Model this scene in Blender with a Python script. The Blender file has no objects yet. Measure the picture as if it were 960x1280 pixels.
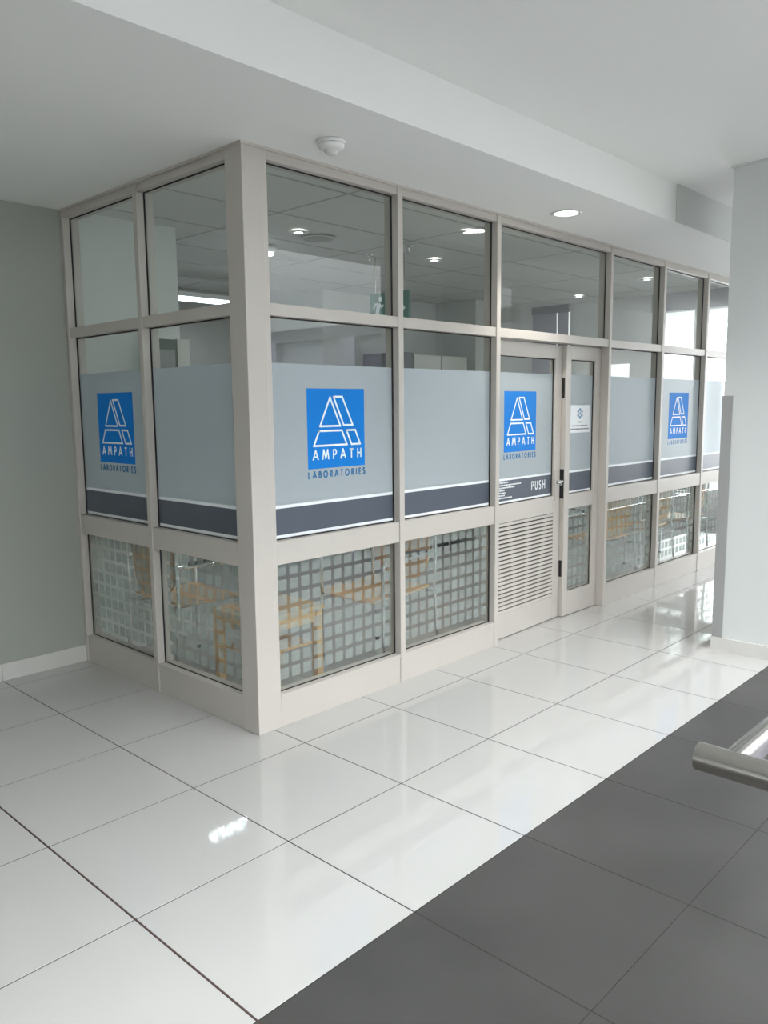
import bpy, math, random
from mathutils import Vector, Matrix
random.seed(4)
S = bpy.context.scene
PI = math.pi

# ------------------------------------------------------------------ camera
def make_camera():
    T = 0.6
    C = Vector((-3.70891312*T, -4.89691539*T, 2.56353476*T))
    yaw, pitch, roll, F = 0.759436225, -0.130872195, -0.0101006581, 1006.32099
    f = Vector((math.cos(pitch)*math.cos(yaw), math.cos(pitch)*math.sin(yaw), math.sin(pitch)))
    r = Vector((math.sin(yaw), -math.cos(yaw), 0)); u = r.cross(f)
    r2 = math.cos(roll)*r + math.sin(roll)*u
    u2 = -math.sin(roll)*r + math.cos(roll)*u
    m = Matrix(((r2.x, u2.x, -f.x, C.x), (r2.y, u2.y, -f.y, C.y), (r2.z, u2.z, -f.z, C.z), (0, 0, 0, 1)))
    cd = bpy.data.cameras.new('camera'); co = bpy.data.objects.new('camera', cd)
    S.collection.objects.link(co); co.matrix_world = m
    cd.sensor_fit = 'VERTICAL'; cd.sensor_height = 36.0; cd.lens = F*36.0/1280.0
    cd.clip_start = 0.05; cd.clip_end = 200
    S.camera = co
make_camera()

# ------------------------------------------------------------------ daylight, exposure
S.view_settings.view_transform = 'Standard'
S.view_settings.look = 'None'
S.view_settings.gamma = 1
S.view_settings.exposure = 0.0
S.view_settings.use_curve_mapping = False
w = bpy.data.worlds.new('sky'); S.world = w; w.use_nodes = True
bg = w.node_tree.nodes['Background']
bg.inputs['Color'].default_value = (0.94, 0.97, 1.0, 1)
bg.inputs['Strength'].default_value = 11.8

def portal(name, loc, rot, sx, sy):
    l = bpy.data.lights.new(name, 'AREA'); l.shape = 'RECTANGLE'; l.size = sx; l.size_y = sy
    l.cycles.is_portal = True
    o = bpy.data.objects.new(name, l); S.collection.objects.link(o); o.location = loc; o.rotation_euler = rot
    return o
portal('skylight_portal', (-0.05, -6.65, 6.4), (0, 0, 0), 9.5, 4.6)
portal('east_portal', (12.4, -0.4, 1.5), (0, PI/2, 0), 2.8, 4.5)

def down_lamp(loc, power, spot=True, size=0.05, col=(1.0, 0.96, 0.9)):
    l = bpy.data.lights.new('downlight_lamp', 'SPOT'); l.energy = power; l.color = col
    l.spot_size = math.radians(110); l.spot_blend = 0.8; l.shadow_soft_size = size
    o = bpy.data.objects.new('downlight_lamp', l); S.collection.objects.link(o); o.location = loc
    return o

# ------------------------------------------------------------------ materials
def mat(name, col, rough=0.5, metal=0.0, spec=0.5, noise=None, bump=None, coat=0.0, aniso=0.0):
    m = bpy.data.materials.new(name); m.use_nodes = True
    nt = m.node_tree; b = nt.nodes['Principled BSDF']
    b.inputs['Base Color'].default_value = (*col, 1)
    b.inputs['Roughness'].default_value = rough
    b.inputs['Metallic'].default_value = metal
    b.inputs['Specular IOR Level'].default_value = spec
    b.inputs['Coat Weight'].default_value = coat
    tc = nt.nodes.new('ShaderNodeTexCoord')
    if noise:
        sc, amt = noise[:2]
        n = nt.nodes.new('ShaderNodeTexNoise'); n.inputs['Scale'].default_value = sc; n.inputs['Detail'].default_value = 6
        geo = nt.nodes.new('ShaderNodeNewGeometry')
        mp = nt.nodes.new('ShaderNodeMapping')
        if len(noise) > 2: mp.inputs['Scale'].default_value = noise[2]
        nt.links.new(geo.outputs['Position'], mp.inputs['Vector']); nt.links.new(mp.outputs[0], n.inputs['Vector'])
        cr = nt.nodes.new('ShaderNodeValToRGB')
        cr.color_ramp.elements[0].position = 0.3; cr.color_ramp.elements[1].position = 0.7
        cr.color_ramp.elements[0].color = (*[c*(1-amt) for c in col], 1)
        cr.color_ramp.elements[1].color = (*[min(1, c*(1+amt)) for c in col], 1)
        nt.links.new(n.outputs['Fac'], cr.inputs['Fac']); nt.links.new(cr.outputs['Color'], b.inputs['Base Color'])
    if bump:
        sc, st = bump
        n2 = nt.nodes.new('ShaderNodeTexNoise'); n2.inputs['Scale'].default_value = sc; n2.inputs['Detail'].default_value = 3
        geo2 = nt.nodes.new('ShaderNodeNewGeometry')
        bp = nt.nodes.new('ShaderNodeBump'); bp.inputs['Strength'].default_value = st; bp.inputs['Distance'].default_value = 0.002
        nt.links.new(geo2.outputs['Position'], n2.inputs['Vector'])
        nt.links.new(n2.outputs['Fac'], bp.inputs['Height']); nt.links.new(bp.outputs['Normal'], b.inputs['Normal'])
    return m

def emit(name, col, strength):
    m = bpy.data.materials.new(name); m.use_nodes = True; nt = m.node_tree
    nt.nodes.remove(nt.nodes['Principled BSDF'])
    e = nt.nodes.new('ShaderNodeEmission'); e.inputs['Color'].default_value = (*col, 1); e.inputs['Strength'].default_value = strength
    nt.links.new(e.outputs[0], nt.nodes['Material Output'].inputs['Surface'])
    return m

def glass_mat():
    # thin architectural glass: Schlick reflection over a lightly tinted clear body
    m = bpy.data.materials.new('clear_glass'); m.use_nodes = True; nt = m.node_tree; N = nt.nodes; L = nt.links
    N.remove(N['Principled BSDF'])
    geo = N.new('ShaderNodeNewGeometry')
    dot = N.new('ShaderNodeVectorMath'); dot.operation = 'DOT_PRODUCT'
    L.new(geo.outputs['Normal'], dot.inputs[0]); L.new(geo.outputs['Incoming'], dot.inputs[1])
    ab = N.new('ShaderNodeMath'); ab.operation = 'ABSOLUTE'; L.new(dot.outputs['Value'], ab.inputs[0])
    om = N.new('ShaderNodeMath'); om.operation = 'SUBTRACT'; om.inputs[0].default_value = 1; L.new(ab.outputs[0], om.inputs[1])
    pw = N.new('ShaderNodeMath'); pw.operation = 'POWER'; pw.inputs[1].default_value = 4.6; L.new(om.outputs[0], pw.inputs[0])
    ma = N.new('ShaderNodeMath'); ma.operation = 'MULTIPLY_ADD'; ma.inputs[1].default_value = 0.86; ma.inputs[2].default_value = 0.085
    L.new(pw.outputs[0], ma.inputs[0])
    bf = N.new('ShaderNodeMath'); bf.operation = 'SUBTRACT'; bf.inputs[0].default_value = 1; L.new(geo.outputs['Backfacing'], bf.inputs[1])
    mu = N.new('ShaderNodeMath'); mu.operation = 'MULTIPLY'; L.new(ma.outputs[0], mu.inputs[0]); L.new(bf.outputs[0], mu.inputs[1])
    tr = N.new('ShaderNodeBsdfTransparent'); tr.inputs['Color'].default_value = (0.955, 0.975, 0.965, 1)
    gl = N.new('ShaderNodeBsdfGlossy'); gl.inputs['Roughness'].default_value = 0.0; gl.inputs['Color'].default_value = (0.96, 0.98, 1.0, 1)
    mx = N.new('ShaderNodeMixShader'); L.new(mu.outputs[0], mx.inputs[0]); L.new(tr.outputs[0], mx.inputs[1]); L.new(gl.outputs[0], mx.inputs[2])
    L.new(mx.outputs[0], N['Material Output'].inputs['Surface'])
    return m

def film_mat(name, col, clear, trans, rough=0.35, blur=0.55):
    # vinyl etch film: milky scatter + some light coming through + faint blurred view
    m = bpy.data.materials.new(name); m.use_nodes = True; nt = m.node_tree; N = nt.nodes; L = nt.links
    b = N['Principled BSDF']; b.inputs['Base Color'].default_value = (*col, 1); b.inputs['Roughness'].default_value = rough
    b.inputs['Specular IOR Level'].default_value = 0.5; b.inputs['Coat Weight'].default_value = 0.7; b.inputs['Coat Roughness'].default_value = 0.02
    n = N.new('ShaderNodeTexNoise'); n.inputs['Scale'].default_value = 3.0; n.inputs['Detail'].default_value = 5
    geo = N.new('ShaderNodeNewGeometry'); L.new(geo.outputs['Position'], n.inputs['Vector'])
    cr = N.new('ShaderNodeValToRGB'); cr.color_ramp.elements[0].color = (*[c*0.97 for c in col], 1); cr.color_ramp.elements[1].color = (*[min(1, c*1.03) for c in col], 1)
    L.new(n.outputs['Fac'], cr.inputs['Fac']); L.new(cr.outputs['Color'], b.inputs['Base Color'])
    tl = N.new('ShaderNodeBsdfTranslucent'); tl.inputs['Color'].default_value = (*col, 1)
    rf = N.new('ShaderNodeBsdfRefraction'); rf.inputs['IOR'].default_value = 1.02; rf.inputs['Roughness'].default_value = blur
    rf.inputs['Color'].default_value = (*col, 1)
    m1 = N.new('ShaderNodeMixShader'); m1.inputs[0].default_value = trans
    L.new(b.outputs[0], m1.inputs[1]); L.new(tl.outputs[0], m1.inputs[2])
    m2 = N.new('ShaderNodeMixShader'); m2.inputs[0].default_value = clear
    L.new(m1.outputs[0], m2.inputs[1]); L.new(rf.outputs[0], m2.inputs[2])
    L.new(m2.outputs[0], N['Material Output'].inputs['Surface'])
    return m

def wood_mat(name, c1, c2):
    m = bpy.data.materials.new(name); m.use_nodes = True; nt = m.node_tree; N = nt.nodes; L = nt.links
    b = N['Principled BSDF']; b.inputs['Roughness'].default_value = 0.35; b.inputs['Coat Weight'].default_value = 0.3; b.inputs['Coat Roughness'].default_value = 0.15
    tc = N.new('ShaderNodeTexCoord'); mp = N.new('ShaderNodeMapping'); mp.inputs['Scale'].default_value = (3, 3, 26)
    n = N.new('ShaderNodeTexNoise'); n.inputs['Scale'].default_value = 2.2; n.inputs['Detail'].default_value = 8; n.inputs['Distortion'].default_value = 0.6
    cr = N.new('ShaderNodeValToRGB'); cr.color_ramp.elements[0].position = 0.35; cr.color_ramp.elements[1].position = 0.68
    cr.color_ramp.elements[0].color = (*c1, 1); cr.color_ramp.elements[1].color = (*c2, 1)
    L.new(tc.outputs['Object'], mp.inputs['Vector']); L.new(mp.outputs[0], n.inputs['Vector'])
    L.new(n.outputs['Fac'], cr.inputs['Fac']); L.new(cr.outputs['Color'], b.inputs['Base Color'])
    return m

M = {}
M['frame'] = mat('champagne_aluminium', (0.53, 0.495, 0.455), 0.38, 0.0, 0.5, noise=(3, 0.015), coat=0.15)
M['gasket'] = mat('black_rubber', (0.012, 0.012, 0.014), 0.6)
M['glass'] = glass_mat()
M['frost'] = film_mat('frosted_vinyl', (0.66, 0.72, 0.755), 0.25, 0.32)
M['frost_sq'] = film_mat('frosted_squares', (0.80, 0.84, 0.83), 0.75, 0.35, 0.35, 0.14)
M['band'] = mat('charcoal_vinyl', (0.085, 0.10, 0.13), 0.35, noise=(4, 0.04))
M['white_vinyl'] = mat('white_vinyl', (0.85, 0.88, 0.9), 0.4)
M['blue'] = mat('blue_vinyl', (0.006, 0.215, 0.70), 0.55, 0.0, 0.15, noise=(3, 0.03))
M['logo_white'] = mat('logo_white', (0.86, 0.93, 0.95), 0.4)
M['blue_text'] = mat('blue_text_vinyl', (0.03, 0.19, 0.42), 0.4)
M['tile'] = mat('polished_tile', (0.475, 0.468, 0.45), 0.035, spec=0.6, noise=(2.2, 0.015))
M['dark_tile'] = mat('charcoal_tile', (0.054, 0.0525, 0.050), 0.42, noise=(2.6, 0.16), bump=(40, 0.05))
M['grout'] = mat('grout', (0.035, 0.031, 0.028), 0.9, noise=(20, 0.15))
M['joint'] = mat('brown_joint', (0.075, 0.045, 0.038), 0.7)
M['paint_wall'] = mat('grey_paint', (0.36, 0.375, 0.335), 0.6, noise=(1.5, 0.015), bump=(120, 0.05))
M['paint_white'] = mat('white_paint', (0.74, 0.755, 0.74), 0.7, noise=(1.2, 0.012), bump=(120, 0.04))
M['ceiling'] = mat('ceiling_paint', (0.86, 0.865, 0.845), 0.75, noise=(1.0, 0.01))
M['acoustic'] = mat('acoustic_tile', (0.66, 0.67, 0.66), 0.9, noise=(80, 0.05), bump=(200, 0.1))
M['tbar'] = mat('ceiling_tbar', (0.36, 0.37, 0.36), 0.5)
M['column'] = mat('column_paint', (0.64, 0.66, 0.65), 0.6, noise=(1.5, 0.012), bump=(120, 0.04))
M['bulk'] = mat('bulkhead_tone', (0.63, 0.65, 0.62), 0.7, noise=(1.5, 0.012))
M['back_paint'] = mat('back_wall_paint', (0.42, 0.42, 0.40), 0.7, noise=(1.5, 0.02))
M['guard'] = mat('grey_plastic', (0.32, 0.325, 0.32), 0.45)
M['skirt'] = mat('skirting_tile', (0.62, 0.61, 0.58), 0.25, noise=(6, 0.03))
M['steel'] = mat('brushed_steel', (0.58, 0.555, 0.525), 0.17, 1.0, noise=(30, 0.05, (1, 1, 8)))
M['chrome'] = mat('chrome', (0.78, 0.79, 0.8), 0.08, 1.0)
M['black'] = mat('black_plastic', (0.015, 0.015, 0.017), 0.4)
M['wood'] = wood_mat('beech_plywood', (0.66, 0.40, 0.20), (0.78, 0.51, 0.29))
M['wood2'] = wood_mat('beech_solid', (0.72, 0.45, 0.22), (0.80, 0.55, 0.30))
M['white_metal'] = mat('white_enamel', (0.78, 0.78, 0.77), 0.35)
M['laminate'] = mat('white_laminate', (0.62, 0.62, 0.59), 0.4)
M['dark_lam'] = mat('slate_laminate', (0.07, 0.075, 0.09), 0.4)
M['green_box'] = mat('grey_green_panel', (0.13, 0.16, 0.145), 0.5)
M['exit_green'] = mat('exit_green', (0.02, 0.16, 0.11), 0.4)
M['lilac'] = mat('lilac_wall', (0.36, 0.35, 0.39), 0.7, noise=(1, 0.02))
M['lilac_dark'] = mat('dark_lilac_paint', (0.17, 0.165, 0.19), 0.7)  # dark lilac for the slab edge, opening frames and blind rail
M['blind'] = mat('lilac_blind', (0.42, 0.41, 0.50), 0.8)
M['lamp'] = emit('lamp_lens', (1.0, 0.97, 0.92), 14.0)
M['tube'] = emit('tube_diffuser', (0.82, 0.9, 1.0), 5.0)

# ------------------------------------------------------------------ helpers
C = S.collection
def link(name, me, parent=None, m=None):
    o = bpy.data.objects.new(name, me); C.objects.link(o)
    if m is not None and me is not None:
        if not me.materials: me.materials.append(m)
    if parent: o.parent = parent
    return o

class MB:
    def __init__(s): s.v = []; s.f = []; s.sm = []
    def add(s, vs, fs, smooth=False):
        n = len(s.v); s.v += [tuple(v) for v in vs]
        s.f += [tuple(i+n for i in f) for f in fs]; s.sm += [smooth]*len(fs)
        return s
    def box(s, x0, x1, y0, y1, z0, z1):
        if x0 > x1: x0, x1 = x1, x0
        if y0 > y1: y0, y1 = y1, y0
        vs = [(x, y, z) for z in (z0, z1) for y in (y0, y1) for x in (x0, x1)]
        return s.add(vs, [(0, 2, 3, 1), (4, 5, 7, 6), (0, 1, 5, 4), (2, 6, 7, 3), (0, 4, 6, 2), (1, 3, 7, 5)])
    def tube(s, pts, r, seg=10, caps=True):
        pts = [Vector(p) for p in pts]; n = len(pts); rings = []
        up = None
        for i, p in enumerate(pts):
            t = (pts[min(i+1, n-1)] - pts[max(i-1, 0)]).normalized()
            if up is None:
                up = Vector((0, 0, 1)) if abs(t.z) < 0.9 else Vector((1, 0, 0))
            a = t.cross(up).normalized(); b = a.cross(t).normalized(); up = b
            rings.append([p + r*(math.cos(2*PI*k/seg)*a + math.sin(2*PI*k/seg)*b) for k in range(seg)])
        vs = [v for ring in rings for v in ring]; fs = []
        for i in range(n-1):
            for k in range(seg):
                k2 = (k+1) % seg
                fs.append((i*seg+k, i*seg+k2, (i+1)*seg+k2, (i+1)*seg+k))
        s.add(vs, fs, True)
        if caps:
            s.add(rings[0], [tuple(range(seg))]); s.add(rings[-1], [tuple(reversed(range(seg)))])
        return s
    def lathe(s, prof, c=(0, 0, 0), seg=24, smooth=True):
        vs = []; fs = []
        for (r, z) in prof:
            for k in range(seg):
                vs.append((c[0]+r*math.cos(2*PI*k/seg), c[1]+r*math.sin(2*PI*k/seg), c[2]+z))
        for i in range(len(prof)-1):
            for k in range(seg):
                k2 = (k+1) % seg
                fs.append((i*seg+k, i*seg+k2, (i+1)*seg+k2, (i+1)*seg+k))
        return s.add(vs, fs, smooth)
    def mesh(s, name):
        me = bpy.data.meshes.new(name); me.from_pydata(s.v, [], s.f); me.update()
        for p, q in zip(me.polygons, s.sm): p.use_smooth = q
        import bmesh
        bm = bmesh.new(); bm.from_mesh(me); bmesh.ops.recalc_face_normals(bm, faces=bm.faces); bm.to_mesh(me); bm.free()
        return me
    def build(s, name, m, parent=None, bevel=0):
        o = link(name, s.mesh(name), parent, m)
        if bevel:
            b = o.modifiers.new('bevel', 'BEVEL'); b.width = bevel; b.segments = 2; b.limit_method = 'ANGLE'
        return o

def box(name, m, b, parent=None, bevel=0):
    return MB().box(*b).build(name, m, parent, bevel)
def tag(o, label, cat, group=None, kind=None):
    o['label'] = label; o['category'] = cat
    if group: o['group'] = group
    if kind: o['kind'] = kind
    return o
def struct(o): o['kind'] = 'structure'; return o
def empty(name, loc=(0, 0, 0), rz=0, parent=None):
    o = bpy.data.objects.new(name, None); C.objects.link(o); o.location = loc; o.rotation_euler = (0, 0, rz)
    o.empty_display_size = 0.1
    if parent: o.parent = parent
    return o
def copy_tree(o, parent=None):
    c = o.copy(); C.objects.link(c); c.parent = parent
    for ch in list(o.children): copy_tree(ch, c)
    return c

H = 2.674      # soffit above the shopfront
H2 = 2.906     # main ceiling
BY = -0.644    # bulkhead line
TX, TY, TS = -1.1112, -1.4228, 0.6

# ------------------------------------------------------------------ floor
floor = struct(box('floor', M['grout'], (-6.0, 12.4, -2.62, 5.0, -0.3, -0.001)))
floor_w = struct(MB().box(-6.0, -0.75, -9.0, -2.62, -0.3, -0.001).build('floor', M['dark_tile']))
def tile_mesh(nm, x, y, g=0.0025):
    # slightly chamfered tile, top at z=0
    a, b = x/2-g, y/2-g; c = 0.0004
    vs = [(-a, -b, -0.001), (a, -b, -0.001), (a, b, -0.001), (-a, b, -0.001),
          (-a, -b, -c), (a, -b, -c), (a, b, -c), (-a, b, -c),
          (-a+c, -b+c, 0), (a-c, -b+c, 0), (a-c, b-c, 0), (-a+c, b-c, 0)]
    fs = [(0, 1, 5, 4), (1, 2, 6, 5), (2, 3, 7, 6), (3, 0, 4, 7), (4, 5, 9, 8), (5, 6, 10, 9), (6, 7, 11, 10), (7, 4, 8, 11), (8, 9, 10, 11)]
    return MB().add(vs, fs).mesh(nm)
white_me = tile_mesh('tile', TS, TS); white_me.materials.append(M['tile'])
dark_me = tile_mesh('tile', TS, TS, 0.0019); dark_me.materials.append(M['dark_tile'])
cut_me = tile_mesh('tile', TS, 0.143); cut_me.materials.append(M['tile'])
wide_me = tile_mesh('tile', TS-0.004, TS); wide_me.materials.append(M['tile'])
for i in range(-7, 14):
    for j in range(-3, 9):
        x = TX + (i+0.5)*TS; y = TY + (j+0.5)*TS
        if j < 0:
            if j < -2 and x > -0.9: continue
            if j == -3: continue
            if y < -2.5 and x > -1.0: continue
            me = dark_me
        else:
            if x < 0.75 and y > 1.72:
                continue
            if x > 6.3 and j > 3: continue
            me = white_me
            if i == -1: me = wide_me
        if j == 5 and x < 0.75: continue
        o = link('tile', me, floor); o.location = (x, y, 0)
    if TX+(i+0.5)*TS < 0.75:
        o = link('tile', cut_me, floor); o.location = (TX+(i+0.5)*TS, TY+5*TS+0.0715, 0)
box('movement_joint', M['joint'], (TX-0.0032, TX+0.0012, TY-0.3, 1.72, -0.001, 0.0003), floor)

# ------------------------------------------------------------------ walls
wl = struct(box('wall_left', M['paint_wall'], (-6.0, 0.0, 1.72, 1.95, 0, H+0.4)))
bl = struct(empty('baseboard_left'))
for k in range(-9, 1):
    x0 = TX + k*TS; x1 = min(x0+TS, -0.001)
    box('skirting_tile', M['skirt'], (x0+0.0012, x1-0.0012, 1.708, 1.72, 0.0, 0.098), bl)
box('skirting_tile', M['skirt'], (TX+TS+0.0012, -0.001, 1.708, 1.72, 0.0, 0.098), bl)

# interior walls of the laboratory reception
wi = struct(empty('wall_interior'))
box('return_wall', M['paint_white'], (0.09, 0.76, 1.72, 4.1, 0, H+0.3), wi)
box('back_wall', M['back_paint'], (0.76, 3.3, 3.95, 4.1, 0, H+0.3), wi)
box('step_wall', M['paint_white'], (3.3, 5.05, 3.12, 4.1, 0, H+0.3), wi)
box('inner_corner_wall', M['paint_white'], (5.05, 6.2, 2.55, 4.1, 0, H+0.3), wi)
we = struct(empty('wall_east'))
box('wall_panel', M['paint_white'], (6.2, 6.32, 1.68, 2.05, 0, H+0.06), we)
box('wall_panel', M['paint_white'], (6.2, 6.32, 1.05, 1.68, 1.98, H+0.06), we)
box('wall_panel', M['paint_white'], (6.2, 6.32, 1.05, 1.30, 0, 1.98), we)
box('wall_panel', M['paint_white'], (6.2, 6.32, 1.30, 1.68, 0, 1.2), we)
box('wall_panel', M['paint_white'], (6.2, 6.32, 2.05, 2.55, 0, 1.1), we)
box('head_beam', M['lilac'], (6.17, 6.32, 0.09, 1.05, 2.50, H+0.06), we)
box('window_frame', M['frame'], (6.2, 6.26, 0.09, 0.13, 0, 2.5), we)
box('window_frame', M['frame'], (6.2, 6.26, 0.55, 0.59, 0, 2.5), we)
box('window_frame', M['frame'], (6.2, 6.26, 0.13, 1.05, 0.80, 0.90), we)
box('glass_pane', M['glass'], (6.225, 6.231, 0.13, 1.05, 0.90, 2.5), we)
blind = struct(empty('window_1'))
box('blind_panel', M['blind'], (6.185, 6.195, 2.07, 2.205, 1.1, 2.6), blind)
box('blind_panel', M['blind'], (6.185, 6.195, 2.225, 2.38, 1.1, 2.6), blind)
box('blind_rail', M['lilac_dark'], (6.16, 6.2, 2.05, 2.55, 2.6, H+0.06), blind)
box('blind_panel', M['blind'], (6.185, 6.195, 2.38, 2.55, 1.1, 2.6), blind)

# east end of the corridor (bright glazing) and far walls
wn = struct(empty('wall_corridor_end'))
for (y0, y1) in ((-2.62, -2.5), (-0.5, -0.42), (1.6, 1.7)):
    box('window_frame', M['frame'], (12.2, 12.3, y0, y1, 0, H), wn)
box('window_frame', M['frame'], (12.2, 12.3, -2.5, 1.6, 0, 0.25), wn)
box('window_frame', M['frame'], (12.2, 12.3, -2.5, 1.6, 1.1, 1.16), wn)
box('window_frame', M['frame'], (12.2, 12.3, -2.5, 1.6, 2.5, H), wn)
struct(box('wall_back', M['paint_white'], (6.32, 12.4, 2.6, 2.75, 0, H2)))
struct(box('wall_south', M['paint_white'], (6.2, 12.4, -2.8, -2.65, 0, H2)))

# ------------------------------------------------------------------ ceilings
ce = struct(empty('ceiling'))
box('soffit', M['ceiling'], (-6.0, 12.4, BY, -0.0, H, 3.3), ce)
box('soffit', M['ceiling'], (-6.0, 0.0, 0.0, 1.72, H, 3.3), ce)
box('upper_ceiling', M['ceiling'], (-6.0, 12.4, -2.65, BY, H2, 3.3), ce)
box('upper_ceiling', M['ceiling'], (-6.0, -4.8, -9.0, -2.65, H2, 3.3), ce)
box('bulkhead_panel', M['bulk'], (2.90, 12.3, BY-0.012, BY, H+0.001, H2), ce)  # slightly darker, greener stretch of the bulkhead, a little proud
box('cover', M['ceiling'], (0.0, 12.4, 0.0, 4.2, H+0.06, 3.3), ce)
# suspended ceiling of the reception: T-bars with individual acoustic panels
gx0, gy0 = -0.23, 0.34-0.6
grid = MB()
for k in range(0, 7):
    x = gx0+1.2*k
    if 0.09 < x < 6.2: grid.box(x-0.009, x+0.009, 0.09, 3.95, H+0.0115, H+0.016)
for k in range(0, 8):
    y = gy0+0.6*k
    if 0.09 < y < 3.95: grid.box(0.09, 6.2, y-0.009, y+0.009, H+0.011, H+0.0155)
g = grid.build('ceiling_grid', M['tbar'], ce); g['kind'] = 'stuff'
for i in range(0, 6):
    for j in range(0, 8):
        x0 = max(gx0+1.2*i, 0.09)+0.0085; x1 = min(gx0+1.2*(i+1), 6.2)-0.0085
        y0 = max(gy0+0.6*j, 0.09)+0.0085; y1 = min(gy0+0.6*(j+1), 3.95)-0.0085
        if y1-y0 < 0.05 or x1-x0 < 0.05: continue
        box('ceiling_panel', M['acoustic'], (x0, x1, y0, y1, H+0.012, H+0.03), ce)

# ------------------------------------------------------------------ atrium behind the camera
at = struct(empty('wall_atrium'))
box('lower_wall', M['lilac'], (6.0, 6.2, -9.0, -2.65, -3.2, 2.52), at)
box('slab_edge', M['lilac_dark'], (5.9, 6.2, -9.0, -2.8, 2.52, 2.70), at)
box('upper_wall', M['paint_white'], (6.0, 6.2, -9.0, -2.65, 2.70, 6.4), at)
for y in (-7.1, -5.35, -3.6):
    box('pilaster', M['blind'], (5.88, 6.0, y-0.14, y+0.14, -3.2, 2.52), at)
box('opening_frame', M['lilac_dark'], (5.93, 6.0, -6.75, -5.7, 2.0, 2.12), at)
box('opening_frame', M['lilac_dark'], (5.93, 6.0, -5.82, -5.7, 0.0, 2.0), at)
box('far_wall', M['paint_white'], (-6.0, 6.2, -9.2, -9.0, -3.2, 6.4), at)
box('west_light_wall', M['paint_white'], (-5.0, -4.8, -9.0, -2.65, 3.3, 6.4), at)  # unseen, moved west with the roof opening to shift the skylight
box('roof_light_shield', M['paint_white'], (-5.0, 6.2, -4.35, -2.45, 6.4, 6.6), at)  # unseen roof lip, added to keep steep skylight off the floor
box('roof_light_shield', M['paint_white'], (4.7, 6.2, -9.2, -4.35, 6.4, 6.6), at)  # unseen, added to cut the skylight over the east side
box('north_wall', M['paint_white'], (-4.8, 6.2, -2.65, -2.45, 3.3, 6.4), at)
struct(box('floor_atrium', M['tile'], (-0.75, 6.2, -9.0, -2.62, -3.4, -3.2)))
box('slab_face', M['paint_white'], (-0.8, -0.75, -9.0, -2.62, -3.2, -0.3), at)
box('slab_face', M['paint_white'], (-0.75, 6.2, -2.62, -2.57, -3.2, -0.3), at)
ws = struct(empty('wall_west'))
box('bounce_face', M['paint_white'], (-6.2, -6.0, -9.0, 1.95, 0, H2), ws)  # unseen, closes the west against daylight; kept white to bounce light back

# ------------------------------------------------------------------ column with corner guard
col = struct(empty('wall_right'))
box('column_shaft', M['column'], (2.755, 3.38, -1.72, -1.052, 0.0, H2), col)
g = MB(); g.box(2.748, 2.755, -1.108, -1.044, 0.085, 1.578); g.box(2.748, 2.815, -1.052, -1.044, 0.085, 1.578)
box('corner_guard', M['guard'], (2.7475, 2.7549, -1.108, -1.0521, 0.086, 1.578), col)
box('corner_guard', M['guard'], (2.7475, 2.812, -1.052, -1.0440, 0.086, 1.578), col)
box('shadow_trim', M['column'], (2.742, 3.39, -1.73, -1.040, H2-0.012, H2), col)
br = struct(empty('baseboard_right'))
box('skirting_tile', M['skirt'], (2.743, 2.7549, -1.72, -1.0395, 0.0, 0.085), br)
box('skirting_tile', M['skirt'], (2.755, 3.38, -1.0515, -1.0395, 0.0, 0.085), br)

# ------------------------------------------------------------------ shopfront
D = 0.042                                     # glass recess
def FR(s0, s1, d0, d1, z0, z1): return (s0, s1, d0, d1, z0, z1)
def LF(s0, s1, d0, d1, z0, z1): return (d0, d1, s0, s1, z0, z1)
wall_f = struct(empty('wall_front'))
wall_s = struct(empty('wall_side'))
ZB, ZR0, ZR1, ZT0, ZT1, ZH = 0.162, 0.797, 0.909, 1.951, 2.007, 2.625
def gasket(mp, s0, s1, z0, z1, par, d=D, t=0.007):
    g = MB()
    g.box(*mp(s0, s1, d-0.006, d-0.0008, z0, z0+t*0.6)); g.box(*mp(s0, s1, d-0.006, d-0.0008, z1-t*0.8, z1))
    g.box(*mp(s0, s0+t, d-0.006, d-0.0008, z0+t*0.6, z1-t*0.8)); g.box(*mp(s1-t, s1, d-0.006, d-0.0008, z0+t*0.6, z1-t*0.8))
    return g.build('gasket', M['gasket'], par)
def pane(mp, s0, s1, z0, z1, par, kind='clear', d=D):
    gl = box('glass_pane', M['glass'], mp(s0, s1, d, d+0.006, z0, z1), par)
    gasket(mp, s0, s1, z0, z1, gl, d)
    e = 0.008
    if kind == 'mid':
        box('frosted_film', M['frost'], mp(s0+e, s1-e, d-0.0006, d-0.0001, 1.073, 1.742), gl)
        box('charcoal_band', M['band'], mp(s0+e, s1-e, d-0.0006, d-0.0001, 0.930, 1.058), gl)
        box('white_line', M['white_vinyl'], mp(s0+e, s1-e, d-0.0006, d-0.0001, 1.058, 1.073), gl)
        box('white_line', M['white_vinyl'], mp(s0+e, s1-e, d-0.0006, d-0.0001, 0.916, 0.930), gl)
    if kind == 'low':
        p = 0.0735; q = 0.053; g = MB()
        nx = int((s1-s0-0.02)/p); nz = int((z1-z0-0.01)/p)
        ox = s0+((s1-s0)-nx*p+p-q)/2; oz = z1-0.012-q
        for a in range(nx):
            for b in range(nz):
                x = ox+a*p; z = oz-b*p
                if z > z0+0.012:
                    g.box(*mp(x, x+q, d-0.0006, d-0.0001, z, z+q))
        f = g.build('frosted_squares', M['frost_sq'], gl); f['kind'] = 'stuff'
    return gl
def rail(mp, s0, s1, z0, z1, par, nm='rail'):
    return box(nm, M['frame'], mp(s0, s1, 0.0, 0.088, z0, z1), par, 0.0015)
def mullion(mp, s0, s1, z0, z1, par):
    o = box('mullion', M['frame'], mp(s0, s1, -0.006, 0.092, z0, z1), par, 0.002)
    return o
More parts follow.
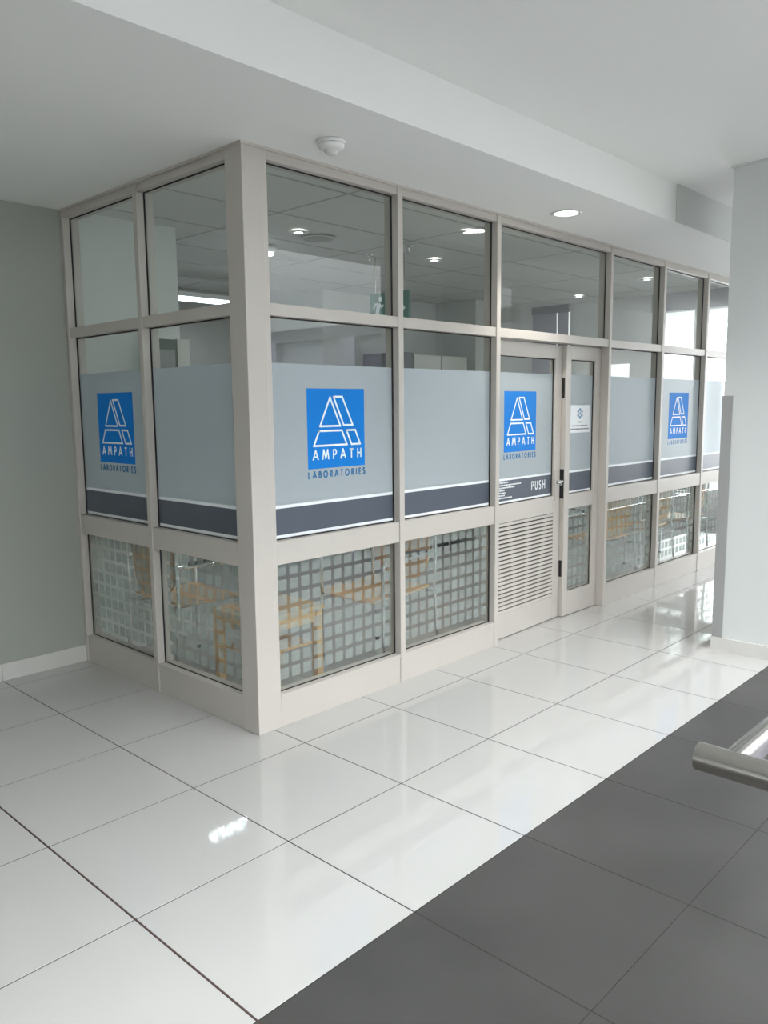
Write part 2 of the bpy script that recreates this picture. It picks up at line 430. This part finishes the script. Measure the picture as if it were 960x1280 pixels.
def bay(mp, s0, s1, par):
    rail(mp, s0, s1, 0.0, ZB, par, 'bottom_rail'); rail(mp, s0, s1, ZR0, ZR1, par)
    rail(mp, s0, s1, ZT0, ZT1, par, 'transom'); rail(mp, s0, s1, ZH, H, par, 'head_rail')
    # thin glazing bead standing proud along the bottom rail
    box('glazing_bead', M['frame'], mp(s0, s1, -0.003, 0.0, ZB-0.016, ZB-0.001), par)
    return (pane(mp, s0, s1, ZB, ZR0, par, 'low'), pane(mp, s0, s1, ZR1, ZT0, par, 'mid'), pane(mp, s0, s1, ZT1, ZH, par))

# corner post: hollow box section with a glazing strip on either face
post = struct(box('corner_post', M['frame'], (-0.005, 0.110, -0.005, 0.113, 0.0, H), wall_f, 0.003))
box('post_strip', M['frame'], (0.1105, 0.135, 0.0, 0.088, 0, H), wall_f, 0.001)
box('post_strip', M['frame'], (0.0, 0.088, 0.1135, 0.124, 0, H), wall_s, 0.001)
fbays = [(0.135, 0.99), (1.029, 1.875), None, (3.319, 4.17), (4.21, 5.05), (5.09, 5.93)]
panes_f = {}
for k, b in enumerate(fbays):
    if b: panes_f[k] = bay(FR, b[0], b[1], wall_f)
for a, b in ((0.99, 1.029), (1.875, 1.915), (3.283, 3.319), (4.17, 4.21), (5.05, 5.09), (5.93, 6.05)):
    mullion(FR, a, b, 0, H, wall_f)
sbays = [(0.124, 0.874), (0.911, 1.689)]
panes_s = [bay(LF, a, b, wall_s) for a, b in sbays]
mullion(LF, 0.874, 0.911, 0, H, wall_s); mullion(LF, 1.689, 1.719, 0, H, wall_s)
# thin frame-coloured trim under the ceiling
box('ceiling_trim', M['frame'], (-0.004, 6.05, -0.012, 0.0, H-0.012, H), wall_f)
box('ceiling_trim', M['frame'], (-0.012, -0.004, -0.012, 1.719, H-0.012, H), wall_s)

# door bay: transom, head, glass above
rail(FR, 1.915, 3.283, ZT0, ZT1, wall_f, 'transom'); rail(FR, 1.915, 3.283, ZH, H, wall_f, 'head_rail')
pane(FR, 1.915, 3.283, ZT1, ZH, wall_f)

# ------------------------------------------------------------------ logo artwork
def prism(mb, poly, depth, mapf):
    # poly [(s,z)], extruded from depth to depth-t
    n = len(poly); t = 0.0004
    vs = [mapf(s, depth, z) for s, z in poly] + [mapf(s, depth-t, z) for s, z in poly]
    fs = [tuple(range(n)), tuple(reversed(range(n, 2*n)))] + [(i, (i+1) % n, (i+1) % n+n, i+n) for i in range(n)]
    mb.add(vs, fs)
def ribbon(mb, pts, w, depth, mapf, closed=False):
    n = len(pts); segs = n if closed else n-1
    for i in range(segs):
        a = Vector(pts[i]); b = Vector(pts[(i+1) % n]); d = (b-a)
        if d.length < 1e-6: continue
        d.normalize(); nn = Vector((-d.y, d.x))*w/2; ex = d*w*0.42
        if not closed and i == 0: a0 = a
        else: a0 = a-ex
        if not closed and i == segs-1: b0 = b
        else: b0 = b+ex
        off = 0.00002*(i % 3)
        prism(mb, [tuple(a0-nn), tuple(b0-nn), tuple(b0+nn), tuple(a0+nn)], depth-off, mapf)
def arc(cx, cy, rx, ry, a0, a1, n=9):
    return [(cx+rx*math.cos(math.radians(a0+(a1-a0)*k/n)), cy+ry*math.sin(math.radians(a0+(a1-a0)*k/n))) for k in range(n+1)]
GL = {
 'A': (0.78, [[(0, 0), (0.39, 1), (0.78, 0)], [(0.15, 0.32), (0.63, 0.32)]]),
 'M': (0.92, [[(0, 0), (0.16, 1), (0.46, 0.15), (0.76, 1), (0.92, 0)]]),
 'P': (0.52, [[(0.06, 0), (0.06, 1)], [(0.06, 0.96)] + arc(0.26, 0.72, 0.24, 0.24, 90, -90) + [(0.06, 0.48)]]),
 'T': (0.58, [[(0.29, 0), (0.29, 1)], [(0, 0.94), (0.58, 0.94)]]),
 'H': (0.64, [[(0.06, 0), (0.06, 1)], [(0.58, 0), (0.58, 1)], [(0.06, 0.5), (0.58, 0.5)]]),
 'L': (0.42, [[(0.06, 1), (0.06, 0.06), (0.42, 0.06)]]),
 'B': (0.52, [[(0.06, 0), (0.06, 1)], [(0.06, 0.95)] + arc(0.24, 0.74, 0.2, 0.21, 90, -90) + [(0.06, 0.53)], [(0.06, 0.5)] + arc(0.26, 0.28, 0.23, 0.23, 90, -90) + [(0.06, 0.05)]]),
 'O': (0.92, [arc(0.46, 0.5, 0.41, 0.46, 0, 360, 18)]),
 'R': (0.54, [[(0.06, 0), (0.06, 1)], [(0.06, 0.95)] + arc(0.26, 0.72, 0.22, 0.23, 90, -90) + [(0.06, 0.49)], [(0.24, 0.48), (0.52, 0)]]),
 'I': (0.14, [[(0.07, 0), (0.07, 1)]]),
 'E': (0.46, [[(0.46, 0.95), (0.06, 0.95), (0.06, 0.05), (0.46, 0.05)], [(0.06, 0.5), (0.42, 0.5)]]),
 'S': (0.48, [arc(0.24, 0.74, 0.17, 0.21, 30, 270, 9) + arc(0.24, 0.27, 0.19, 0.22, 90, -150, 9)]),
 'U': (0.56, [[(0.06, 1), (0.06, 0.3)] + arc(0.28, 0.28, 0.22, 0.23, 180, 360, 9) + [(0.5, 1)]]),
}
def text(name, word, s0, s1, z0, z1, depth, mapf, m, par, weight=0.15):
    hgt = z1-z0; tot = sum(GL[c][0] for c in word); adv = [GL[c][0] for c in word]
    n = len(word); gap = ((abs(s1-s0)) - tot*hgt*0.92)/max(1, n-1)
    sx = 0.92
    if gap < hgt*0.12:
        gap = hgt*0.12; sx = (abs(s1-s0)-gap*(n-1))/(tot*hgt)
    sg = 1 if s1 > s0 else -1
    mb = MB(); x = 0
    for c, a in zip(word, adv):
        for st in GL[c][1]:
            ribbon(mb, [(s0+sg*(x+px*hgt*sx), z0+pz*hgt) for px, pz in st], hgt*weight, depth, mapf)
        x += a*hgt*sx+gap
    o = mb.build(name, m, par); o['kind'] = 'stuff'
    return o
mF = lambda s, d, z: (s, d, z)
mS = lambda s, d, z: (d, s, z)
def logo(par, x0, mapf, sg=1, d=D-0.0008, zs=0.0, labtxt=True):
    """square sticker, 0.394 wide, left edge at x0 (as one faces it)"""
    X = lambda v: x0+sg*(v-0.376)
    q = MB(); prism(q, [(X(0.376), 1.233+zs), (X(0.770), 1.233+zs), (X(0.770), 1.627+zs), (X(0.376), 1.627+zs)], d, mapf)
    st = q.build('blue_logo_sticker', M['blue'], par)
    shapes = [[(0.530, 1.590), (0.454, 1.438), (0.603, 1.438)],
              [(0.549, 1.592), (0.613, 1.592), (0.690, 1.439), (0.622, 1.439)],
              [(0.447, 1.421), (0.613, 1.421), (0.651, 1.343), (0.408, 1.343)],
              [(0.637, 1.421), (0.703, 1.421), (0.741, 1.343), (0.674, 1.343)]]
    mb = MB()
    for s in shapes:
        # inset the outline by half its width so the strokes stay inside the measured edge
        cx = sum(p[0] for p in s)/len(s); cz = sum(p[1] for p in s)/len(s)
        pts = [(X(p[0]+(cx-p[0])*0.07), p[1]+(cz-p[1])*0.07+zs) for p in s]
        ribbon(mb, pts, 0.0098, d-0.0005, mapf, closed=True)
    e = mb.build('emblem_outline', M['logo_white'], par); e['kind'] = 'stuff'
    text('lettering_white', 'AMPATH', X(0.410), X(0.744), 1.276+zs, 1.324+zs, d-0.0005, mapf, M['logo_white'], par, 0.17)
    if labtxt:
        text('lettering_blue', 'LABORATORIES', X(0.377), X(0.770), 1.187+zs, 1.219+zs, d-0.0001, mapf, M['blue_text'], par, 0.25)
logo(panes_f[0][1], 0.376, mF)
logo(panes_f[4][1], 4.435, mF)
logo(panes_s[1][1], 1.484, mS, -1)

# ------------------------------------------------------------------ doors
def leaf(name, w, hinge, rz, glass_s, stile_l, stile_r, midz, lowkind, zt=1.944):
    root = struct(empty(name, hinge, rz))
    t = 0.045; g = 0.02
    bxs = lambda nm, s0, s1, z0, z1, b=0.0015: box(nm, M['frame'], (s0, s1, 0, t, z0, z1), root, b)
    bxs('stile', 0.003, stile_l, 0.006, zt); bxs('stile', w-stile_r, w-0.003, 0.006, zt)
    s0, s1 = stile_l, w-stile_r
    bxs('top_rail', s0, s1, 1.849, zt); bxs('lock_rail', s0, s1, midz[0], midz[1]); bxs('kick_rail', s0, s1, 0.006, midz[2])
    gp = box('glass_pane', M['glass'], (s0, s1, g, g+0.006, midz[1], 1.849), root)
    gasket(FR, s0, s1, midz[1], 1.849, gp, g)
    e = 0.007; f0, f1 = g-0.0006, g-0.0001
    box('frosted_film', M['frost'], (s0+e, s1-e, f0, f1, 1.062, 1.745), gp)
    box('charcoal_band', M['band'], (s0+e, s1-e, f0, f1, 0.915, 1.048), gp)
    box('white_line', M['white_vinyl'], (s0+e, s1-e, f0, f1, 1.048, 1.062), gp)
    box('white_line', M['white_vinyl'], (s0+e, s1-e, f0, f1, 0.902, 0.915), gp)
    return root, gp
# wide leaf, hinged at the left, standing a little inwards at its free edge
dl, gl = leaf('door_1', 0.875, (1.917, 0.060, 0), math.radians(2.0), None, 0.080, 0.088, (0.775, 0.895, 0.170), 'louvre')
logo(gl, 0.173, mF, 1, 0.0192, -0.002)
text('push_lettering', 'PUSH', 0.520, 0.700, 0.957, 1.018, 0.0192, mF, M['white_vinyl'], gl, 0.14)
# small illegible contact lines
mb = MB(); rnd = random.Random(7)
for k, wd in enumerate((0.14, 0.30, 0.22, 0.10, 0.11, 0.10, 0.19)):
    z = 1.030-0.0165*k; x = 0.088; end = 0.088+wd
    while x < end:
        l = rnd.uniform(0.006, 0.016)
        prism(mb, [(x, z), (min(x+l, end), z), (min(x+l, end), z+(0.009 if k else 0.011)), (x, z+(0.009 if k else 0.011))], 0.0192, mF); x += l+0.0035
o = mb.build('small_print', M['white_vinyl'], gl); o['kind'] = 'stuff'
# louvre blades
sl = MB()
xa, xb = 0.081, 0.786
pitch = 0.0277
sl.box(xa, xb, 0.002, 0.012, 0.0, 0.0192)
sme = sl.mesh('louvre_slat'); sme.materials.append(M['frame'])
for k in range(22):
    o = link('louvre_slat', sme, dl); o.location = (0, 0, 0.1705+k*pitch)
box('louvre_gap_shade', M['gasket'], (0.081, 0.786, 0.036, 0.040, 0.170, 0.775), dl)  # black sheet standing in for the dark shade between the blades
# lever handle with long plates on the wide leaf, lock edge on the narrow leaf
hd = MB(); hd.box(0.800, 0.845, -0.006, 0.0, 0.86, 1.075); box('handle_plate', M['frame'], (0.800, 0.845, -0.006, 0.0, 0.86, 1.075), dl, 0.002)
h = MB(); h.tube([(0.822, -0.006, 1.0), (0.822, -0.045, 1.0), (0.812, -0.055, 1.0), (0.780, -0.057, 0.999), (0.735, -0.057, 0.996)], 0.008, 10)
h.build('lever_handle', M['chrome'], dl)
dr, gr = leaf('door_2', 0.488, (2.795, 0.057, 0), 0, None, 0.066, 0.080, (0.79, 0.897, 0.182), 'glass')
lg = box('glass_pane', M['glass'], (0.066, 0.408, 0.020, 0.026, 0.182, 0.79), dr)
gasket(FR, 0.066, 0.408, 0.182, 0.79, lg, 0.020)
mb = MB()
for a in range(4):
    for b in range(8):
        x = 0.10+a*0.0735; z = 0.725-b*0.0735
        mb.box(x, x+0.053, 0.0194, 0.0199, z, z+0.053)
f = mb.build('frosted_squares', M['frost_sq'], lg); f['kind'] = 'stuff'
box('lock_case', M['black'], (-0.002, 0.0028, 0.006, 0.040, 0.87, 1.08), dr)
box('lock_latch', M['chrome'], (-0.010, -0.0021, 0.010, 0.030, 0.965, 0.99), dr)
box('flush_bolt', M['black'], (-0.001, 0.0028, 0.012, 0.032, 1.58, 1.72), dr)
box('flush_bolt', M['black'], (-0.001, 0.0028, 0.012, 0.032, 0.30, 0.42), dr)
# notice with blue emblem taped to the narrow leaf
no = box('notice_sheet', M['white_vinyl'], (0.085, 0.375, 0.0184, 0.0192, 1.333, 1.530), gr)
mb = MB(); cx, cz = 0.230, 1.470
for k in range(6):
    a = math.radians(60*k+30); px, pz = cx+0.030*math.cos(a), cz+0.028*math.sin(a)
    prism(mb, [(px+0.0125*math.cos(math.radians(60*q)), pz+0.0125*math.sin(math.radians(60*q))) for q in range(6)], 0.0182, mF)
prism(mb, [(cx+0.010*math.cos(math.radians(60*q)), cz+0.010*math.sin(math.radians(60*q))) for q in range(6)], 0.0182, mF)
o = mb.build('notice_emblem', M['blue_text'], gr); o['kind'] = 'stuff'
mb = MB()
for (xa, xb, z, hh) in ((0.205, 0.255, 1.405, 0.008), (0.12, 0.34, 1.380, 0.006), (0.105, 0.36, 1.355, 0.008)):
    x = xa
    while x < xb:
        l = rnd.uniform(0.006, 0.018); prism(mb, [(x, z), (min(xb, x+l), z), (min(xb, x+l), z+hh), (x, z+hh)], 0.0182, mF); x += l+0.004
o = mb.build('notice_print', M['band'], gr); o['kind'] = 'stuff'

# ------------------------------------------------------------------ lights and ceiling fittings
def downlight(x, y, z, label, power, r=0.062, group=None):
    t = empty('downlight', (x, y, z)); tag(t, label, 'downlight', group)
    k = 0.95 if r > 0.06 else 0.70; rr = r*1.22 if r > 0.06 else r*1.5
    MB().lathe([(k*r, -0.0005), (rr, -0.0005), (rr*1.02, -0.004), (rr*0.92, -0.008), (r*(k+0.03), -0.006), (r*k, -0.0005)], seg=28).build('trim_ring', M['white_metal'], t)
    MB().lathe([(0.0001, -0.004), (r*(k-0.01), -0.004), (r*(k-0.01), -0.0006)], seg=28).build('lens', M['lamp'], t)
    down_lamp((x, y, z-0.03), power)
    return t
downlight(2.173, -0.293, H, 'bright round recessed downlight in the white soffit above the shopfront door', 55, 0.072)
LI = [(1.368, 1.22, 'recessed downlight behind the large clear top pane nearest the corner post'),
      (2.807, 1.264, 'recessed downlight seen low and centred in the second top pane of the front'),
      (2.175, 0.447, 'recessed downlight near the upper right edge of the second top pane'),
      (5.60, 1.60, 'small recessed downlight seen at the right edge of the pane above the door'),
      (5.004, 0.547, 'recessed downlight behind the top pane right of the pane above the door')]
for x, y, l in LI: downlight(x, y, H, l, 22, 0.041)

t = empty('smoke_detector', (0.276, -0.272, H)); tag(t, 'white dome smoke detector on the soffit above the first front bay', 'smoke detector')
MB().lathe([(0.0001, 0), (0.062, 0), (0.064, -0.008), (0.060, -0.016)], seg=28).build('mounting_base', M['white_metal'], t)
MB().lathe([(0.058, -0.0165), (0.057, -0.026), (0.046, -0.036), (0.030, -0.040)], seg=28).build('detector_head', M['white_metal'], t)
MB().lathe([(0.029, -0.0402), (0.027, -0.052), (0.018, -0.058), (0.0001, -0.060)], seg=24).build('sensor_cap', M['laminate'], t)

t = empty('ceiling_speaker', (1.60, 1.28, H)); tag(t, 'flat round speaker grille in the ceiling beside the nearest inner downlight', 'speaker')
MB().lathe([(0.0001, -0.006), (0.09, -0.006), (0.10, -0.004), (0.105, -0.0005)], seg=28).build('grille', M['tbar'], t)
MB().lathe([(0.105, -0.0005), (0.118, -0.0006), (0.118, -0.005), (0.106, -0.006)], seg=28).build('rim', M['acoustic'], t)
def sprinkler(x, y, label):
    t = empty('sprinkler', (x, y, H)); tag(t, label, 'sprinkler')
    MB().lathe([(0.0001, -0.001), (0.028, -0.001), (0.03, -0.004), (0.012, -0.009)], seg=20).build('escutcheon', M['chrome'], t)
    MB().lathe([(0.009, -0.009), (0.009, -0.035), (0.005, -0.04), (0.004, -0.052)], seg=12).build('nozzle', M['steel'], t)
    MB().lathe([(0.0001, -0.052), (0.017, -0.052), (0.018, -0.055), (0.0001, -0.056)], seg=16).build('deflector', M['steel'], t)
sprinkler(2.263, 1.454, 'pendent sprinkler head seen in the corner top pane left of the mullion')
sprinkler(2.231, 1.021, 'pendent sprinkler head seen just right of the first front mullion')

def panel_light(name, label, x0, x1, y0, y1, z, power):
    t = empty(name, ((x0+x1)/2, (y0+y1)/2, z)); tag(t, label, 'light')
    a, b = (x1-x0)/2, (y1-y0)/2
    MB().box(-a, a, -b, b, 0.012, 0.05).build('housing', M['white_metal'], t)
    MB().box(-a+0.01, a-0.01, -b+0.01, b-0.01, -0.012, 0.0115).build('diffuser', M['tube'], t)
    l = bpy.data.lights.new('panel_lamp', 'AREA'); l.shape = 'RECTANGLE'; l.size = 2*a; l.size_y = 2*b; l.energy = power; l.color = (0.86, 0.93, 1)
    o = bpy.data.objects.new('panel_lamp', l); C.objects.link(o); o.location = ((x0+x1)/2, (y0+y1)/2, z-0.03)
panel_light('tube_light', 'long bright white fluorescent fitting behind the upper side pane nearest the corner post', 1.62, 2.36, 3.04, 3.18, 2.46, 4)
panel_light('ceiling_panel_light', 'bright white ceiling panel light peeking out beside the corner post at the front', 1.30, 1.56, 1.70, 1.80, H-0.052, 3)
t = tag(MB().tube([(1.22, 2.62, H), (1.23, 2.60, 2.62), (1.26, 2.62, 2.55), (1.25, 2.63, 2.48), (1.18, 2.6, 2.40)], 0.008, 8).build('cable', M['black']),
        'loose black cable hanging from the ceiling behind the upper side pane', 'cable')

# exit sign
t = empty('exit_sign', (2.4, 1.37, 2.16)); tag(t, 'green hanging exit sign with running man, split by the first front mullion', 'sign')
MB().box(-0.012, 0.012, -0.20, 0.20, 0.0, 0.24).build('sign_board', M['exit_green'], t)
mb = MB(); mE = lambda s, d, z: (d, s, z)
W = 0.024
def R(p, w=W): ribbon(mb, [(-(a), b) for a, b in p], w, -0.0126, mE)
# running man on the far (left) half; +a runs to the right as seen
R([(-0.105, 0.155), (-0.120, 0.100)], 0.036)
R([(-0.120, 0.100), (-0.100, 0.060), (-0.118, 0.022)]); R([(-0.122, 0.100), (-0.150, 0.062), (-0.182, 0.058)])
R([(-0.102, 0.160), (-0.072, 0.135), (-0.052, 0.150)], 0.016); R([(-0.106, 0.160), (-0.142, 0.160), (-0.158, 0.128)], 0.016)
prism(mb, [(0.086+0.019*math.cos(q*PI/5), 0.195+0.019*math.sin(q*PI/5)) for q in range(10)], -0.0126, mE)
o = mb.build('running_man', M['logo_white'], t); o['kind'] = 'stuff'
mb = MB(); R([(0.02, 0.11), (0.13, 0.11)], 0.026); prism(mb, [(-0.115, 0.155), (-0.175, 0.11), (-0.115, 0.065)], -0.0126, mE)
o = mb.build('arrow', M['logo_white'], t); o['kind'] = 'stuff'
for y in (-0.15, 0.15):
    MB().tube([(0, y, 0.24), (0, y, H-2.16)], 0.004, 8).build('hanger_rod', M['steel'], t)

# ------------------------------------------------------------------ furniture
def rpanel(w0, w1, h, th, curve, rc, n=10):
    """plywood back: width w0 at the bottom, w1 at the top, rounded corners, bowed; in (y,z), thickness along x"""
    pts = []
    def wz(z): return (w0+(w1-w0)*z/h)/2
    for k in range(7):
        a = -PI/2+PI/2*k/6; pts.append((wz(rc)-rc+rc*math.cos(a), rc+rc*math.sin(a)))
    r2 = 0.03
    for k in range(5):
        a = PI/2*k/4; pts.append((wz(h)-r2+r2*math.cos(a), h-r2+r2*math.sin(a)))
    rows = pts; mb = MB()
    vs = []; fs = []
    m = 9
    for (yy, zz) in rows:
        for q in range(m):
            f = -1+2*q/(m-1); y = yy*f
            x = curve*(f*yy/(wz(h)))**2
            vs.append((x+0.02*(zz/h)*-1, y, zz))
    nr = len(rows); off = len(vs)
    vs += [(x-th, y, z) for x, y, z in vs]
    for i in range(nr-1):
        for q in range(m-1):
            a = i*m+q; fs.append((a, a+1, a+m+1, a+m)); fs.append((off+a, off+a+m, off+a+m+1, off+a+1))
    edge = [q for q in range(m)]+[i*m+m-1 for i in range(1, nr)]+[(nr-1)*m+q for q in range(m-2, -1, -1)]+[i*m for i in range(nr-2, 0, -1)]
    for a, b in zip(edge, edge[1:]+edge[:1]): fs.append((a, off+a, off+b, b))
    mb.add(vs, fs, False)
    return mb
def bend(pts, r=0.03, n=5):
    out = [Vector(pts[0])]
    for i in range(1, len(pts)-1):
        p = Vector(pts[i]); a = (Vector(pts[i-1])-p).normalized(); b = (Vector(pts[i+1])-p).normalized()
        p0 = p+a*r; p1 = p+b*r
        for k in range(n+1):
            t = k/n; out.append((1-t)**2*p0+2*t*(1-t)*p+t*t*p1)
    out.append(Vector(pts[-1])); return out
def make_chair():
    # faces +x, origin on the floor below the seat centre
    t = empty('visitor_chair')
    sb = MB(); vs = []; m = 9; nr = 8
    for i in range(nr+1):
        x = -0.22+0.46*i/nr; z = 0.445-0.02*math.sin(PI*min(1, (i/nr)))-(0.03*((i-6)/2)**2 if i > 6 else 0)
        for q in range(m):
            y = (-1+2*q/(m-1))*0.235; vs.append((x, y, z+0.012*(y/0.235)**2))
    off = len(vs); vs += [(x, y, z-0.012) for x, y, z in vs]; fs = []
    for i in range(nr):
        for q in range(m-1):
            a = i*m+q; fs.append((a, a+1, a+m+1, a+m)); fs.append((off+a, off+a+m, off+a+m+1, off+a+1))
    edge = list(range(m))+[i*m+m-1 for i in range(1, nr+1)]+[nr*m+q for q in range(m-2, -1, -1)]+[i*m for i in range(nr-1, 0, -1)]
    for a, b in zip(edge, edge[1:]+edge[:1]): fs.append((a, off+a, off+b, b))
    sb.add(vs, fs); sb.build('seat', M['wood'], t)
    bk = rpanel(0.42, 0.53, 0.44, 0.011, 0.035, 0.17).build('backrest', M['wood'], t); bk.location = (-0.235, 0, 0.47)
    for s in (-1, 1):
        y = s*0.262
        lf = MB().tube(bend([(0.22, y, 0.012), (0.215, y, 0.64), (-0.20, y, 0.66), (-0.235, y, 0.66)]), 0.011, 10).build('front_leg', M['chrome'], t)
        lr = MB().tube([(-0.27, y, 0.012), (-0.235, y, 0.45), (-0.243, y, 0.70), (-0.245, y, 0.80)], 0.011, 10).build('rear_leg', M['chrome'], t)
        MB().tube([(-0.16, y, 0.672), (0.0, y, 0.682), (0.15, y, 0.674)], 0.0115, 10).build('arm_pad', M['black'], t)
        for x, lg in ((0.22, lf), (-0.27, lr)):
            MB().lathe([(0.0001, 0), (0.014, 0), (0.014, 0.02), (0.011, 0.022)], (x, y, 0), 12).build('foot_cap', M['black'], lg)
        MB().tube([(-0.245, y, 0.66), (-0.245, y*0.88, 0.66)], 0.008, 8).build('back_bracket', M['chrome'], lr)
    MB().tube([(0.2165, -0.262, 0.40), (0.2165, 0.262, 0.40)], 0.009, 8).build('seat_bar', M['chrome'], t)
    MB().tube([(-0.238, -0.262, 0.41), (-0.238, 0.262, 0.41)], 0.009, 8).build('seat_bar', M['chrome'], t)
    for s in (-1, 1):
        MB().tube([(0.2165, s*0.16, 0.402), (-0.238, s*0.16, 0.412)], 0.009, 8).build('seat_bar', M['chrome'], t)
    return t
ch = make_chair()
chairs = [((0.39, 1.16), 0.0, 'beech and chrome armchair behind the lower side panes, back to the side glass'),
          ((1.24, 0.42), PI, 'beech and chrome armchair right of the low table, facing the side glass'),
          ((3.86, 0.42), PI/2-0.12, 'beech armchair behind the lower pane just right of the door'),
          ((4.64, 0.42), PI/2, 'beech armchair behind the lower pane under the far right logo'),
          ((5.45, 0.42), PI/2+0.05, 'beech armchair behind the last lower pane before the right column'),
          ((4.05, 2.20), -PI/2-0.3, 'chair deep inside, seen through the squares of the narrow door leaf')]
for k, ((x, y), a, l) in enumerate(chairs):
    o = ch if k == 0 else copy_tree(ch)
    o.location = (x, y, 0); o.rotation_euler = (0, 0, a); tag(o, l, 'chair', 'waiting room chairs')

t = empty('coffee_table', (0.53, 0.585, 0)); tag(t, 'low square beech side table in the corner behind the corner post', 'table')
MB().box(-0.24, 0.24, -0.21, 0.21, 0.405, 0.43).build('table_top', M['wood2'], t, 0.003)
for sx in (-1, 1):
    for sy in (-1, 1):
        MB().box(sx*0.23-0.022*(sx > 0)*2+0.0, sx*0.23+0.044*(sx < 0), sy*0.20-0.044*(sy > 0), sy*0.20+0.044*(sy < 0), 0, 0.405).build('leg', M['wood2'], t, 0.002)
for sy in (-1, 1):
    MB().box(-0.186, 0.186, sy*0.18-0.009, sy*0.18+0.009, 0.335, 0.405).build('apron', M['wood2'], t)
for sx in (-1, 1):
    MB().box(sx*0.208-0.009, sx*0.208+0.009, -0.156, 0.156, 0.335, 0.405).build('apron', M['wood2'], t)
MB().box(-0.186, 0.186, -0.156, 0.156, 0.20, 0.216).build('lower_shelf', M['wood2'], t)

def cupboard(x0, x1, label, m, hgt=2.06):
    t = empty('tall_cupboard', ((x0+x1)/2, 2.56, 0)); tag(t, label, 'cupboard'); a = (x1-x0)/2
    MB().box(-a+0.006, a-0.006, 0.02, 0.55, 0.06, hgt).build('carcass', m, t)
    MB().box(-a+0.008, a-0.008, 0.0, 0.019, 0.065, hgt-0.003).build('door', m, t, 0.002)
    MB().box(-a+0.02, a-0.02, 0.05, 0.5, 0.0, 0.06).build('plinth', M['gasket'], t)
    MB().tube([(a-0.06, -0.02, 0.95), (a-0.06, -0.02, 1.15)], 0.006, 8).build('handle', M['chrome'], t)
cupboard(3.85, 4.03, 'tall dark slate cupboard left of two pale cupboards behind the second bay', M['dark_lam'], 2.075)
cupboard(4.03, 4.47, 'pale tall cupboard directly beside the dark one', M['laminate'])
cupboard(4.47, 4.92, 'pale tall cupboard furthest right of the three', M['laminate'])

t = empty('wall_cabinet', (0.46, 1.615, 1.0)); tag(t, 'narrow wall cabinet with grey-green front and pale side on the inner wall', 'cabinet')
MB().box(0.02, 0.17, -0.06, 0.10, 0.0, 0.965).build('cabinet_body', M['green_box'], t)
MB().box(0.171, 0.26, -0.062, 0.10, 0.0, 0.97).build('side_panel', M['laminate'], t)
MB().box(0.04, 0.15, -0.066, -0.0605, 0.62, 0.90).build('door_inset', M['guard'], t)

# ------------------------------------------------------------------ handrail
t = empty('handrail', (-0.82, -2.45, 0)); tag(t, 'brushed stainless steel tube handrail corner in the right foreground', 'handrail')
r = 0.0255; z = 0.9
def cap_tube(p0, p1, nm):
    d = (Vector(p1)-Vector(p0)).normalized()
    return MB().tube([p0, p1], r, 40).build(nm, M['steel'], t, 0.003)
cap_tube((0, 0.062, z), (0, -6.0, z), 'rail_tube')
MB().tube([(0.0, 0.0, z), (6.5, 0.0, z)], r, 40).build('rail_tube', M['steel'], t)
for (px, py) in ((0.45, 0), (1.65, 0), (2.85, 0), (4.05, 0), (5.25, 0), (0, -0.5), (0, -1.7), (0, -2.9), (0, -4.1)):
    MB().tube([(px, py, 0), (px, py, z-0.02)], 0.021, 20).build('post', M['steel'], t)
    MB().lathe([(0.021, 0.012), (0.05, 0.010), (0.052, 0.0)], (px, py, 0), 24).build('post_base', M['steel'], t)
